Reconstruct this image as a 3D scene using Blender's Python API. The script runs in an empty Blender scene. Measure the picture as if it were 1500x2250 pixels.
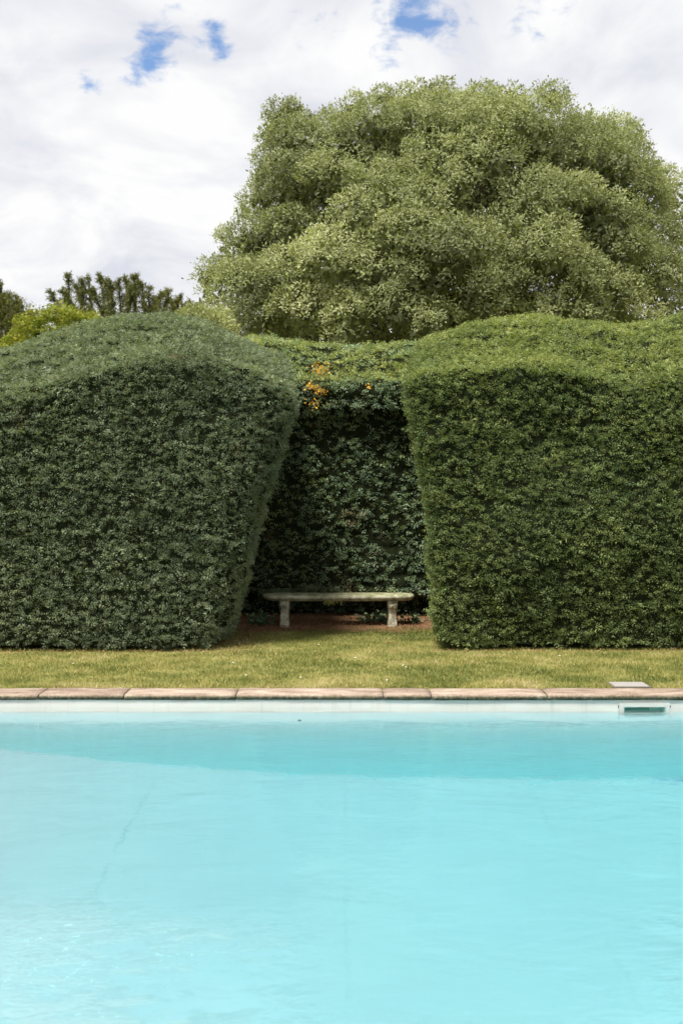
import bpy, math
import numpy as np

R = math.radians
scene = bpy.context.scene
COL = scene.collection
rng = np.random.default_rng(7)

# ------------------------------------------------------------------ camera
CAMZ = 1.72
cam_d = bpy.data.cameras.new("camera")
cam = bpy.data.objects.new("camera", cam_d)
COL.objects.link(cam)
cam.location = (0, 0, CAMZ)
cam.rotation_euler = (R(90 - 0.655), 0, 0)
cam_d.sensor_fit = 'HORIZONTAL'
cam_d.sensor_width = 24.0
cam_d.lens = 35.0
cam_d.clip_start = 0.05
cam_d.clip_end = 3000
cam_d.dof.use_dof = True
cam_d.dof.focus_distance = 11.6
cam_d.dof.aperture_fstop = 2.8
scene.camera = cam

# ------------------------------------------------------------------ sun + sky
SUN_DIR = np.array([-0.24, -0.36, 0.88])
SUN_DIR = SUN_DIR / np.linalg.norm(SUN_DIR)
sun_d = bpy.data.lights.new("sun", 'SUN')
sun_d.energy = 3.7
sun_d.angle = R(14)
sun_d.color = (1.0, 0.95, 0.86)
sun = bpy.data.objects.new("sun", sun_d)
COL.objects.link(sun)
from mathutils import Vector
sun.rotation_euler = Vector(tuple(SUN_DIR)).to_track_quat('Z', 'Y').to_euler()

world = bpy.data.worlds.new("World")
scene.world = world
world.use_nodes = True


class NT:
    """small node-tree helper"""
    def __init__(self, tree):
        self.t = tree
        tree.nodes.clear()

    def n(self, typ, **kw):
        nd = self.t.nodes.new(typ)
        ins = kw.pop('ins', {})
        for k, v in kw.items():
            setattr(nd, k, v)
        for k, v in ins.items():
            s = nd.inputs[k]
            if hasattr(v, 'is_linked') or isinstance(v, bpy.types.NodeSocket):
                self.t.links.new(v, s)
            else:
                s.default_value = v
        return nd

    def link(self, a, b):
        self.t.links.new(a, b)

    def math(self, op, a, b=0.0, c=None, clamp=False):
        ins = {0: a, 1: b}
        if c is not None:
            ins[2] = c
        return self.n('ShaderNodeMath', operation=op, use_clamp=clamp, ins=ins).outputs[0]

    def ramp(self, fac, stops, interp='LINEAR'):
        nd = self.n('ShaderNodeValToRGB', ins={0: fac})
        cr = nd.color_ramp
        cr.interpolation = interp
        while len(cr.elements) < len(stops):
            cr.elements.new(0.5)
        for e, (p, c) in zip(cr.elements, stops):
            e.position = p
            e.color = tuple(c) + (1,) if len(c) == 3 else c
        return nd.outputs[0]

    def noise(self, vec, scale, detail=4, rough=0.55, dist=0.0):
        nd = self.n('ShaderNodeTexNoise', ins={'Scale': scale, 'Detail': detail,
                                               'Roughness': rough, 'Distortion': dist})
        if vec is not None:
            self.link(vec, nd.inputs['Vector'])
        return nd.outputs[0]

    def mixc(self, fac, a, b, mode='MIX'):
        nd = self.n('ShaderNodeMix', data_type='RGBA', blend_type=mode)
        for i, v in ((0, fac), (6, a), (7, b)):
            if isinstance(v, bpy.types.NodeSocket):
                self.link(v, nd.inputs[i])
            else:
                nd.inputs[i].default_value = v if i == 0 or len(v) == 4 else tuple(v) + (1,)
        return nd.outputs[2]

    def mapping(self, vec, scale=(1, 1, 1), loc=(0, 0, 0), rot=(0, 0, 0)):
        return self.n('ShaderNodeMapping', ins={'Vector': vec, 'Scale': scale, 'Location': loc,
                                                'Rotation': rot}).outputs[0]


w = NT(world.node_tree)
tc = w.n('ShaderNodeTexCoord').outputs['Generated']
sky = w.n('ShaderNodeTexSky', sky_type='NISHITA')
sky.sun_disc = False
sky.ozone_density = 4.0
sky.dust_density = 0.2
sky.sun_elevation = math.asin(SUN_DIR[2])
sky.sun_rotation = math.atan2(SUN_DIR[0], SUN_DIR[1])
bg_sky = w.n('ShaderNodeBackground', ins={'Color': sky.outputs[0], 'Strength': 0.105})
sep = w.n('ShaderNodeSeparateXYZ', ins={0: tc})
# cloud deck seen in perspective: direction projected on a high plane
zz = w.math('ADD', w.math('ABSOLUTE', sep.outputs[2]), 0.22)
px_ = w.math('DIVIDE', sep.outputs[0], zz)
py_ = w.math('DIVIDE', sep.outputs[1], zz)
cv = w.n('ShaderNodeCombineXYZ', ins={0: px_, 1: py_, 2: 0.0}).outputs[0]
fine = w.noise(cv, 19.0, 8, 0.62, 0.25)
mid = w.noise(cv, 3.2, 6, 0.55, 0.5)
big = w.noise(w.mapping(cv, loc=(3.1, 7.7, 0)), 1.1, 4, 0.5)
# breaks in the cloud
holes = None
for (hx, hz, rad, amp) in ((-0.1257, 0.4600, 0.026, 1.0), (0.058, 0.482, 0.034, 0.85), (0.085, 0.494, 0.04, 0.65),
                           (-0.206, 0.426, 0.022, 0.72), (-0.190, 0.436, 0.022, 0.6), (-0.253, 0.416, 0.020, 0.85),
                           (-0.178, 0.455, 0.040, 0.42), (-0.165, 0.492, 0.05, 0.32), (-0.190, 0.455, 0.03, 0.35),
                           (0.20, 0.492, 0.06, 0.42), (0.04, 0.442, 0.03, 0.40), (0.11, 0.475, 0.04, 0.42),
                           (-0.02, 0.50, 0.07, 0.3)):
    v = Vector((hx, 1.0, hz)).normalized()
    dn = w.n('ShaderNodeVectorMath', operation='DISTANCE', ins={0: tc, 1: tuple(v)}).outputs['Value']
    g = w.math('MULTIPLY', w.math('SUBTRACT', 1.0, w.math('DIVIDE', dn, rad / 1.1), clamp=True), amp)
    holes = g if holes is None else w.math('ADD', holes, g)
# elsewhere in the sky similar gaps come from the large noise
gap = w.math('MULTIPLY', w.math('SUBTRACT', big, 0.66, clamp=True), 5.0)
away = w.math('LESS_THAN', sep.outputs[1], 0.55)
hl = w.math('ADD', holes, w.math('MULTIPLY', gap, away))
hl = w.math('MULTIPLY_ADD', w.math('SUBTRACT', fine, 0.5), 2.2, hl)
hole_m = w.n('ShaderNodeMapRange', interpolation_type='SMOOTHSTEP',
             ins={0: hl, 1: 0.24, 2: 0.98, 3: 0.0, 4: 1.0}).outputs[0]
hmask = w.math('MINIMUM', 1.0, w.math('MULTIPLY', w.math('ADD', holes, w.math('MULTIPLY', gap, away)), 4.0))
hole_m = w.math('MULTIPLY', hole_m, hmask)
shade = w.math('ADD', w.math('MULTIPLY', mid, 0.7), w.math('MULTIPLY', big, 0.3))
ccol = w.ramp(shade, [(0.36, (0.66, 0.68, 0.76)), (0.46, (0.80, 0.81, 0.85)), (0.55, (0.93, 0.93, 0.93))])
bg_c = w.n('ShaderNodeBackground', ins={'Color': ccol, 'Strength': 0.56})
mx = w.n('ShaderNodeMixShader', ins={0: hole_m})
w.link(bg_c.outputs[0], mx.inputs[1])
w.link(bg_sky.outputs[0], mx.inputs[2])
outw = w.n('ShaderNodeOutputWorld')
w.link(mx.outputs[0], outw.inputs[0])

scene.view_settings.view_transform = 'Standard'
scene.view_settings.look = 'None'
scene.view_settings.gamma = 1
scene.view_settings.exposure = 0.93
scene.view_settings.use_curve_mapping = False
scene.cycles.max_bounces = 12
scene.cycles.diffuse_bounces = 5
scene.cycles.transmission_bounces = 8
scene.cycles.caustics_refractive = True
scene.cycles.caustics_reflective = False
scene.cycles.sample_clamp_indirect = 0.0
scene.cycles.use_denoising = True


# ------------------------------------------------------------------ helpers
def P(px, py, d):
    """a point of the place from its direction (photo pixels) and its distance"""
    return np.array([(px - 750) * d / 2187.0, d, CAMZ - (py - 1100) * d / 2187.0])


def tag(o, label=None, cat=None, group=None, kind=None):
    if label: o['label'] = label
    if cat: o['category'] = cat
    if group: o['group'] = group
    if kind: o['kind'] = kind
    return o


def empty(name, loc=(0, 0, 0), **kw):
    o = bpy.data.objects.new(name, None)
    o.location = loc
    o.empty_display_size = 0.2
    COL.objects.link(o)
    return tag(o, **kw)


def add_obj(name, me, mat, parent=None):
    if mat is not None:
        me.materials.append(mat)
    o = bpy.data.objects.new(name, me)
    COL.objects.link(o)
    if parent is not None:
        o.parent = parent
        o.matrix_parent_inverse = parent_inv(parent)
    return o


def parent_inv(p):
    from mathutils import Matrix
    return Matrix.Translation(p.location).inverted()


def tri_mesh(name, V, T, attrs=None, smooth=False):
    V = np.ascontiguousarray(V, dtype=np.float32)
    T = np.ascontiguousarray(T, dtype=np.int32)
    me = bpy.data.meshes.new(name)
    me.vertices.add(len(V))
    me.vertices.foreach_set('co', V.ravel())
    k = T.shape[1]
    me.loops.add(T.size)
    me.loops.foreach_set('vertex_index', T.ravel())
    me.polygons.add(len(T))
    me.polygons.foreach_set('loop_start', np.arange(0, T.size, k, dtype=np.int32))
    me.polygons.foreach_set('loop_total', np.full(len(T), k, dtype=np.int32))
    if smooth:
        me.polygons.foreach_set('use_smooth', np.ones(len(T), dtype=bool))
    for nm, arr in (attrs or {}).items():
        a = me.attributes.new(nm, 'FLOAT', 'POINT')
        a.data.foreach_set('value', np.ascontiguousarray(arr, dtype=np.float32))
    me.update(calc_edges=True)
    return me


def _hash(ix, iy, iz, seed):
    h = (ix * 374761393 + iy * 668265263 + iz * 2147483647 + seed * 974711) & 0x7fffffff
    h = ((h ^ (h >> 13)) * 1274126177) & 0x7fffffff
    return ((h ^ (h >> 16)) & 0xffff) / 65535.0


def vnoise(p, seed=0):
    p = np.asarray(p, dtype=np.float64)
    i = np.floor(p).astype(np.int64)
    f = p - i
    f = f * f * (3 - 2 * f)
    out = 0
    for dx in (0, 1):
        for dy in (0, 1):
            for dz in (0, 1):
                wgt = (f[:, 0] if dx else 1 - f[:, 0]) * (f[:, 1] if dy else 1 - f[:, 1]) * \
                      (f[:, 2] if dz else 1 - f[:, 2])
                out = out + wgt * _hash(i[:, 0] + dx, i[:, 1] + dy, i[:, 2] + dz, seed)
    return out * 2 - 1


def fbm(p, octaves=3, seed=0):
    s, a, o = 0, 1.0, 0
    for k in range(octaves):
        s = s + a * vnoise(np.asarray(p) * (2 ** k), seed + k * 17)
        o += a
        a *= 0.5
    return s / o


def unit(v):
    return v / np.maximum(np.linalg.norm(v, axis=-1, keepdims=True), 1e-9)


def sample_surface(V, T, n, wfun=None):
    a, b, c = V[T[:, 0]], V[T[:, 1]], V[T[:, 2]]
    cr = np.cross(b - a, c - a)
    area = np.linalg.norm(cr, axis=1) * 0.5
    nrm = unit(cr)
    cen = (a + b + c) / 3
    wt = area * (wfun(cen, nrm) if wfun else 1.0)
    idx = rng.choice(len(T), n, p=wt / wt.sum())
    u, v = rng.random(n), rng.random(n)
    m = u + v > 1
    u[m], v[m] = 1 - u[m], 1 - v[m]
    p = a[idx] + (b[idx] - a[idx]) * u[:, None] + (c[idx] - a[idx]) * v[:, None]
    return p, nrm[idx]


def place(template_v, template_t, pos, axis, side, size, rnd):
    """copies of a small template: x along side, z along axis, y the third"""
    n = len(pos)
    up = np.cross(axis, side)
    M = np.stack([side, up, axis], axis=1)          # n,3(basis),3
    tv = template_v[None, :, :] * size[:, None, None]
    W = np.einsum('nvk,nkj->nvj', tv, M) + pos[:, None, :]
    k = len(template_v)
    T = template_t[None] + (np.arange(n) * k)[:, None, None]
    return W.reshape(-1, 3), T.reshape(-1, template_t.shape[1]), np.repeat(rnd, k)


def join(parts):
    Vs, Ts, Rs, off = [], [], [], 0
    for V, T, r in parts:
        Vs.append(V); Ts.append(T + off); Rs.append(r)
        off += len(V)
    return np.concatenate(Vs), np.concatenate(Ts), np.concatenate(Rs)


def ortho(axis, bias=None, amount=0.0):
    r = rng.normal(size=axis.shape)
    if bias is not None:
        # the third direction (cross(axis, side)) should lean towards bias: side ~ cross(bias, axis)
        r = unit(r) * (1 - amount) + unit(np.cross(np.broadcast_to(bias, axis.shape), axis) + 1e-6) * amount
    s = r - axis * np.sum(r * axis, axis=1, keepdims=True)
    return unit(s)


def bake_box(V, F, cx, cy, cz, sx, sy, sz):
    o = len(V)
    for a in (-1, 1):
        for b in (-1, 1):
            for c in (-1, 1):
                V.append((cx + a * sx / 2, cy + b * sy / 2, cz + c * sz / 2))
    F += [(o + 0, o + 1, o + 3, o + 2), (o + 4, o + 6, o + 7, o + 5), (o + 0, o + 4, o + 5, o + 1),
          (o + 2, o + 3, o + 7, o + 6), (o + 0, o + 2, o + 6, o + 4), (o + 1, o + 5, o + 7, o + 3)]


def poly_mesh(name, V, F, smooth=False):
    me = bpy.data.meshes.new(name)
    me.from_pydata([tuple(map(float, v)) for v in V], [], [tuple(int(i) for i in f) for f in F])
    if smooth:
        for p in me.polygons: p.use_smooth = True
    me.update()
    return me


def add_bevel(o, width, seg=2):
    m = o.modifiers.new('bevel', 'BEVEL')
    m.width = width
    m.segments = seg
    m.limit_method = 'ANGLE'
    return o


# ------------------------------------------------------------------ materials
def new_mat(name):
    m = bpy.data.materials.new(name)
    m.use_nodes = True
    return m, NT(m.node_tree)


def leaf_mat(name, stops, trans=0.28, rough=0.5, patch_scale=0.9, patch=None, spec=0.18, tboost=(1.25, 1.3, 0.7)):
    m, t = new_mat(name)
    rnd = t.n('ShaderNodeAttribute', attribute_name='rnd').outputs['Fac']
    pos = t.n('ShaderNodeNewGeometry').outputs['Position']
    nz = t.noise(pos, patch_scale, 3, 0.6)
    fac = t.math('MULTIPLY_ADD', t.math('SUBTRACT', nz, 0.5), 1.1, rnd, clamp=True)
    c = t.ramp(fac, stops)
    if patch is not None:
        pc, lo, hi, ps = patch
        nz2 = t.noise(t.mapping(pos, loc=(5.3, 1.1, 2.7)), ps, 4, 0.6)
        mr = t.n('ShaderNodeMapRange', ins={0: nz2, 1: lo, 2: hi}).outputs[0]
        c = t.mixc(mr, c, pc)
    b = t.n('ShaderNodeBsdfPrincipled', ins={'Base Color': c, 'Roughness': rough, 'Specular IOR Level': spec})
    tcol = t.mixc(1.0, c, tboost, 'MULTIPLY')
    tr = t.n('ShaderNodeBsdfTranslucent', ins={'Color': tcol})
    mxs = t.n('ShaderNodeMixShader', ins={0: trans})
    t.link(b.outputs[0], mxs.inputs[1]); t.link(tr.outputs[0], mxs.inputs[2])
    o = t.n('ShaderNodeOutputMaterial')
    t.link(mxs.outputs[0], o.inputs[0])
    return m


def plain_mat(name, color, rough=0.7, var=0.15, scale=8.0, bump=0.0, spec=0.3):
    m, t = new_mat(name)
    pos = t.n('ShaderNodeNewGeometry').outputs['Position']
    nz = t.noise(pos, scale, 5, 0.6)
    lo = tuple(c * (1 - var) for c in color)
    hi = tuple(min(1, c * (1 + var)) for c in color)
    c = t.ramp(nz, [(0.3, lo), (0.7, hi)])
    b = t.n('ShaderNodeBsdfPrincipled', ins={'Base Color': c, 'Roughness': rough, 'Specular IOR Level': spec})
    if bump:
        bp = t.n('ShaderNodeBump', ins={'Height': t.noise(pos, scale * 4, 5, 0.6), 'Strength': bump, 'Distance': 0.01})
        t.link(bp.outputs[0], b.inputs['Normal'])
    o = t.n('ShaderNodeOutputMaterial')
    t.link(b.outputs[0], o.inputs[0])
    return m


M_yew_blue = leaf_mat('yew_foliage_bluish', [(0.0, (0.098, 0.130, 0.078)), (0.45, (0.188, 0.232, 0.145)),
                                             (0.8, (0.25, 0.30, 0.175)), (1.0, (0.33, 0.36, 0.17))],
                      patch_scale=1.1, patch=((0.17, 0.115, 0.06), 0.64, 0.80, 2.1))
M_yew_green = leaf_mat('yew_foliage_green', [(0.0, (0.085, 0.120, 0.050)), (0.45, (0.165, 0.215, 0.082)),
                                             (0.75, (0.27, 0.32, 0.110)), (1.0, (0.37, 0.40, 0.14))],
                       patch_scale=1.0, patch=((0.24, 0.20, 0.07), 0.66, 0.84, 2.3))
M_yew_niche = leaf_mat('yew_foliage_niche', [(0.0, (0.12, 0.175, 0.120)), (0.5, (0.27, 0.36, 0.225)),
                                             (0.8, (0.28, 0.33, 0.12)), (1.0, (0.37, 0.40, 0.13))],
                       patch_scale=1.2, patch=((0.20, 0.12, 0.065), 0.60, 0.76, 1.9))
M_gold = leaf_mat('golden_foliage', [(0.0, (0.13, 0.175, 0.035)), (0.5, (0.25, 0.285, 0.045)), (1.0, (0.44, 0.40, 0.07))])
M_oak = leaf_mat('holm_oak_foliage', [(0.0, (0.10, 0.115, 0.058)), (0.4, (0.245, 0.27, 0.130)),
                                      (0.75, (0.36, 0.385, 0.195)), (1.0, (0.48, 0.50, 0.29))],
                 patch_scale=0.35, rough=0.5, spec=0.18, trans=0.32)
M_fartree = leaf_mat('feathery_foliage', [(0.0, (0.075, 0.090, 0.035)), (0.5, (0.135, 0.150, 0.052)),
                                          (1.0, (0.22, 0.21, 0.07))], patch_scale=0.7, trans=0.3)
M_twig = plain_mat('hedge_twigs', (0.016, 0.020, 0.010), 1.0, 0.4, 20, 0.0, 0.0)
M_bark = plain_mat('bark', (0.10, 0.085, 0.065), 0.9, 0.4, 12, 0.5)
M_orange = leaf_mat('orange_leaves', [(0.0, (0.28, 0.13, 0.025)), (0.5, (0.58, 0.30, 0.03)), (1.0, (0.72, 0.48, 0.07))],
                    trans=0.35)
M_ivy = leaf_mat('ivy_leaves', [(0.0, (0.06, 0.11, 0.06)), (0.6, (0.12, 0.19, 0.10)), (1.0, (0.19, 0.25, 0.12))])
M_pale = leaf_mat('gap_light_leaves', [(0.0, (0.45, 0.52, 0.20)), (1.0, (0.75, 0.80, 0.42))], trans=0.45)  # pale tones paint the light seen through a gap at the hedge foot
M_needles = leaf_mat('fallen_needles', [(0.0, (0.12, 0.055, 0.028)), (0.5, (0.28, 0.14, 0.07)),
                                        (1.0, (0.50, 0.33, 0.19))], trans=0.05)
M_grass = leaf_mat('grass_blades', [(0.0, (0.115, 0.150, 0.040)), (0.32, (0.20, 0.225, 0.060)),
                                    (0.58, (0.33, 0.315, 0.100)), (0.82, (0.47, 0.41, 0.185)), (1.0, (0.60, 0.52, 0.30))],
                   trans=0.30, rough=0.6, patch_scale=1.6, tboost=(1.2, 1.25, 0.8))


def ground_material():
    m, t = new_mat('lawn_soil')
    pos = t.n('ShaderNodeNewGeometry').outputs['Position']
    n1 = t.noise(pos, 2.2, 6, 0.65)
    n2 = t.noise(pos, 40.0, 4, 0.7)
    c = t.ramp(t.math('ADD', t.math('MULTIPLY', n1, 0.6), t.math('MULTIPLY', n2, 0.4)),
               [(0.32, (0.11, 0.12, 0.035)), (0.5, (0.22, 0.215, 0.07)), (0.68, (0.34, 0.29, 0.12))])
    b = t.n('ShaderNodeBsdfPrincipled', ins={'Base Color': c, 'Roughness': 0.95, 'Specular IOR Level': 0.1})
    bp = t.n('ShaderNodeBump', ins={'Height': n2, 'Strength': 0.6, 'Distance': 0.02})
    t.link(bp.outputs[0], b.inputs['Normal'])
    o = t.n('ShaderNodeOutputMaterial'); t.link(b.outputs[0], o.inputs[0])
    return m


def litter_material():
    m, t = new_mat('needle_litter')
    pos = t.n('ShaderNodeNewGeometry').outputs['Position']
    n2 = t.noise(pos, 55.0, 5, 0.75)
    c = t.ramp(n2, [(0.3, (0.06, 0.032, 0.018)), (0.50, (0.19, 0.10, 0.055)), (0.68, (0.38, 0.25, 0.15))])
    b = t.n('ShaderNodeBsdfPrincipled', ins={'Base Color': c, 'Roughness': 0.95, 'Specular IOR Level': 0.1})
    bp = t.n('ShaderNodeBump', ins={'Height': n2, 'Strength': 0.8, 'Distance': 0.02})
    t.link(bp.outputs[0], b.inputs['Normal'])
    o = t.n('ShaderNodeOutputMaterial'); t.link(b.outputs[0], o.inputs[0])
    return m


def coping_material():
    m, t = new_mat('sandstone_coping')
    pos = t.n('ShaderNodeNewGeometry').outputs['Position']
    info = t.n('ShaderNodeObjectInfo').outputs['Random']
    n1 = t.noise(t.mapping(pos, scale=(1.0, 3.0, 1.0)), 2.6, 6, 0.65, 0.4)
    n2 = t.noise(pos, 45.0, 5, 0.7)
    f = t.math('ADD', t.math('MULTIPLY', n1, 0.62), t.math('MULTIPLY', n2, 0.38))
    f = t.math('MULTIPLY_ADD', t.math('SUBTRACT', info, 0.5), 0.08, f)
    c = t.ramp(f, [(0.36, (0.12, 0.088, 0.066)), (0.45, (0.235, 0.175, 0.135)), (0.54, (0.34, 0.265, 0.21)),
                   (0.66, (0.44, 0.385, 0.31))])
    # algae and damp staining low on the rounded front, enlarged to paint in its shade
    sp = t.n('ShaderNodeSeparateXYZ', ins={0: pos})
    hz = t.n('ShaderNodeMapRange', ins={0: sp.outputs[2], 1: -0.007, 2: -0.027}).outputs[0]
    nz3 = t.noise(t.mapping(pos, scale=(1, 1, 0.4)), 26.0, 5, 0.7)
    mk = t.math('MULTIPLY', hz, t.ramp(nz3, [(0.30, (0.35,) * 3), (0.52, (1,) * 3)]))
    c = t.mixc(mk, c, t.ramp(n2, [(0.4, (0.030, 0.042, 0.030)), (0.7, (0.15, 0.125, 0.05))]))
    b = t.n('ShaderNodeBsdfPrincipled', ins={'Base Color': c, 'Roughness': 0.85, 'Specular IOR Level': 0.2})
    bp = t.n('ShaderNodeBump', ins={'Height': t.math('ADD', n2, n1), 'Strength': 0.5, 'Distance': 0.006})
    t.link(bp.outputs[0], b.inputs['Normal'])
    o = t.n('ShaderNodeOutputMaterial'); t.link(b.outputs[0], o.inputs[0])
    return m


def bench_material():
    m, t = new_mat('weathered_bench_stone')
    pos = t.n('ShaderNodeNewGeometry').outputs['Position']
    n1 = t.noise(pos, 9.0, 7, 0.7, 0.3)
    n2 = t.noise(pos, 42.0, 5, 0.7)
    f = t.math('ADD', t.math('MULTIPLY', n1, 0.6), t.math('MULTIPLY', n2, 0.4))
    c = t.ramp(f, [(0.36, (0.09, 0.09, 0.06)), (0.45, (0.26, 0.25, 0.175)), (0.54, (0.45, 0.43, 0.32)),
                   (0.66, (0.68, 0.66, 0.52))])
    nm = t.n('ShaderNodeNewGeometry').outputs['Normal']
    nzz = t.n('ShaderNodeSeparateXYZ', ins={0: nm}).outputs[2]
    moss = t.math('MULTIPLY', t.n('ShaderNodeMapRange', ins={0: nzz, 1: 0.3, 2: 0.9}).outputs[0],
                  t.ramp(n1, [(0.36, (0.9,) * 3), (0.62, (0.25,) * 3)]))
    c = t.mixc(moss, c, (0.17, 0.18, 0.07))
    b = t.n('ShaderNodeBsdfPrincipled', ins={'Base Color': c, 'Roughness': 0.9, 'Specular IOR Level': 0.2})
    bp = t.n('ShaderNodeBump', ins={'Height': t.math('ADD', n2, n1), 'Strength': 0.6, 'Distance': 0.008})
    t.link(bp.outputs[0], b.inputs['Normal'])
    o = t.n('ShaderNodeOutputMaterial'); t.link(b.outputs[0], o.inputs[0])
    return m


WATER_Z = -0.157
WALL_Y = 8.83


def liner_material(floor):
    m, t = new_mat('pool_liner_floor' if floor else 'pool_liner_wall')
    pos = t.n('ShaderNodeNewGeometry').outputs['Position']
    n1 = t.noise(pos, 0.9, 4, 0.6)
    c = t.ramp(n1, [(0.3, (0.68, 0.54, 0.575)), (0.7, (0.73, 0.58, 0.61))] if floor else
               [(0.3, (0.60, 0.575, 0.545)), (0.7, (0.67, 0.645, 0.61))])
    sp = t.n('ShaderNodeSeparateXYZ', ins={0: pos})
    if floor:
        wob = t.noise(t.mapping(pos, scale=(0, 1, 0)), 5.0, 6, 0.75)
        brk = t.noise(t.mapping(pos, loc=(4, 9, 1)), 1.3, 5, 0.7)
        spk = t.noise(pos, 60.0, 3, 0.7)
        for sx, st in ((-1.585, 0.6), (0.03, 0.3), (1.64, 0.3)):
            dx = t.math('ABSOLUTE', t.math('SUBTRACT', sp.outputs[0],
                        t.math('MULTIPLY_ADD', t.math('SUBTRACT', wob, 0.5), 0.16, sx)))
            ln = t.n('ShaderNodeMapRange', ins={0: dx, 1: 0.018, 2: 0.004}).outputs[0]
            ln = t.math('MULTIPLY', ln, t.n('ShaderNodeMapRange', ins={0: spk, 1: 0.46, 2: 0.62}).outputs[0])
            ln = t.math('MULTIPLY', ln, t.n('ShaderNodeMapRange', ins={0: brk, 1: 0.44, 2: 0.58}).outputs[0])
            c = t.mixc(t.math('MULTIPLY', ln, st), c, (0.12, 0.20, 0.19))
        dirt = t.n('ShaderNodeMapRange', ins={0: t.noise(pos, 30.0, 2, 0.6), 1: 0.735, 2: 0.78}).outputs[0]
        c = t.mixc(t.math('MULTIPLY', dirt, 0.6), c, (0.15, 0.22, 0.2))
    else:
        below = t.n('ShaderNodeMapRange', ins={0: sp.outputs[2], 1: WATER_Z - 0.03, 2: WATER_Z - 0.05}).outputs[0]
        c = t.mixc(below, c, (0.72, 0.84, 0.87))
        # grey scum line close to the waterline
        stz = t.math('ABSOLUTE', t.math('SUBTRACT', sp.outputs[2], WATER_Z + 0.022))
        band = t.n('ShaderNodeMapRange', ins={0: stz, 1: 0.03, 2: 0.0}).outputs[0]
        sn = t.noise(t.mapping(pos, scale=(1, 1, 8)), 3.0, 5, 0.65)
        c = t.mixc(t.math('MULTIPLY', band, t.math('MULTIPLY', sn, 0.55)), c, (0.42, 0.40, 0.34))
        sn2 = t.noise(t.mapping(pos, scale=(0.3, 1, 10)), 6.0, 5, 0.65)
        c = t.mixc(t.math('MULTIPLY', sn2, 0.3), c, (0.46, 0.44, 0.38))
        drip = t.ramp(t.noise(t.mapping(pos, scale=(9.0, 1, 0.6)), 3.0, 4, 0.7), [(0.55, (0,) * 3), (0.72, (1,) * 3)])
        c = t.mixc(t.math('MULTIPLY', drip, t.math('MULTIPLY', t.math('SUBTRACT', 1.0, below), 0.35)), c, (0.38, 0.37, 0.30))
    b = t.n('ShaderNodeBsdfPrincipled', ins={'Base Color': c, 'Roughness': 0.6, 'Specular IOR Level': 0.2})
    o = t.n('ShaderNodeOutputMaterial'); t.link(b.outputs[0], o.inputs[0])
    return m


def water_material():
    m, t = new_mat('pool_water')
    pos = t.n('ShaderNodeNewGeometry').outputs['Position']
    # gentle long swell + short ripples, livelier in patches
    a = t.noise(t.mapping(pos, scale=(1.0, 1.7, 1), rot=(0, 0, 0.25)), 1.5, 3, 0.5, 0.4)
    r1 = t.noise(t.mapping(pos, scale=(1.0, 2.1, 1), rot=(0, 0, -0.3)), 6.5, 3, 0.5, 0.8)
    r2 = t.noise(t.mapping(pos, scale=(1.0, 1.8, 1), rot=(0, 0, 0.5)), 15.0, 2, 0.5, 0.5)
    sp = t.n('ShaderNodeSeparateXYZ', ins={0: pos})
    pn = t.noise(t.mapping(pos, loc=(2, 3, 0)), 1.4, 3, 0.55)
    near = t.n('ShaderNodeMapRange', ins={0: sp.outputs[1], 1: 4.9, 2: 3.3}).outputs[0]
    near = t.math('POWER', near, 1.8)
    side = t.n('ShaderNodeMapRange', ins={0: t.math('ABSOLUTE', t.math('SUBTRACT', sp.outputs[0], 0.55)),
                                          1: 0.6, 2: 1.6}).outputs[0]
    gust = t.math('MULTIPLY', t.math('MULTIPLY', near, side), t.math('MULTIPLY', t.math('SUBTRACT', pn, 0.36, clamp=True), 5.0))
    amp = t.math('MULTIPLY_ADD', gust, 10.0, 0.09)
    h = t.math('ADD', t.math('MULTIPLY', a, 0.5),
               t.math('MULTIPLY', amp, t.math('ADD', t.math('MULTIPLY', r1, 1.0), t.math('MULTIPLY', r2, 0.30))))
    bp = t.n('ShaderNodeBump', ins={'Height': h, 'Strength': 1.0, 'Distance': 0.022})
    g = t.n('ShaderNodeBsdfGlass', ins={'Color': (1, 1, 1, 1), 'Roughness': 0.0, 'IOR': 1.333})
    t.link(bp.outputs[0], g.inputs['Normal'])
    va = t.n('ShaderNodeVolumeAbsorption', ins={'Color': (0.30, 0.955, 0.990, 1), 'Density': 0.31})
    o = t.n('ShaderNodeOutputMaterial')
    t.link(g.outputs[0], o.inputs[0]); t.link(va.outputs[0], o.inputs[1])
    return m


M_ground = ground_material()
M_litter = litter_material()
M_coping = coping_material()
M_bench = bench_material()
M_lin_w = liner_material(False)
M_lin_f = liner_material(True)
M_water = water_material()
M_mortar = plain_mat('mortar', (0.13, 0.115, 0.09), 0.95, 0.3, 30)
M_plastic = plain_mat('white_plastic', (0.50, 0.50, 0.47), 0.4, 0.05, 12)
M_lid = plain_mat('lid_plastic', (0.33, 0.315, 0.30), 0.5, 0.06, 20)
M_teal = plain_mat('algae_green_plastic', (0.50, 0.88, 0.76), 0.5, 0.12, 12)
M_dteal = plain_mat('dark_green_plastic', (0.12, 0.45, 0.34), 0.5, 0.12, 12)
M_hose = plain_mat('blue_hose', (0.01, 0.10, 0.42), 0.5, 0.1, 12)
M_dark = plain_mat('dark_feather', (0.05, 0.04, 0.035), 0.8, 0.2, 12)
M_deadleaf = plain_mat('dead_leaf', (0.05, 0.045, 0.03), 0.7, 0.2, 12)
M_white = plain_mat('daisy_white', (0.75, 0.75, 0.70), 0.7, 0.05, 12)

# ------------------------------------------------------------------ ground, pool
PX0, PX1, PY0 = -7.0, 7.0, 0.6
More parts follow.
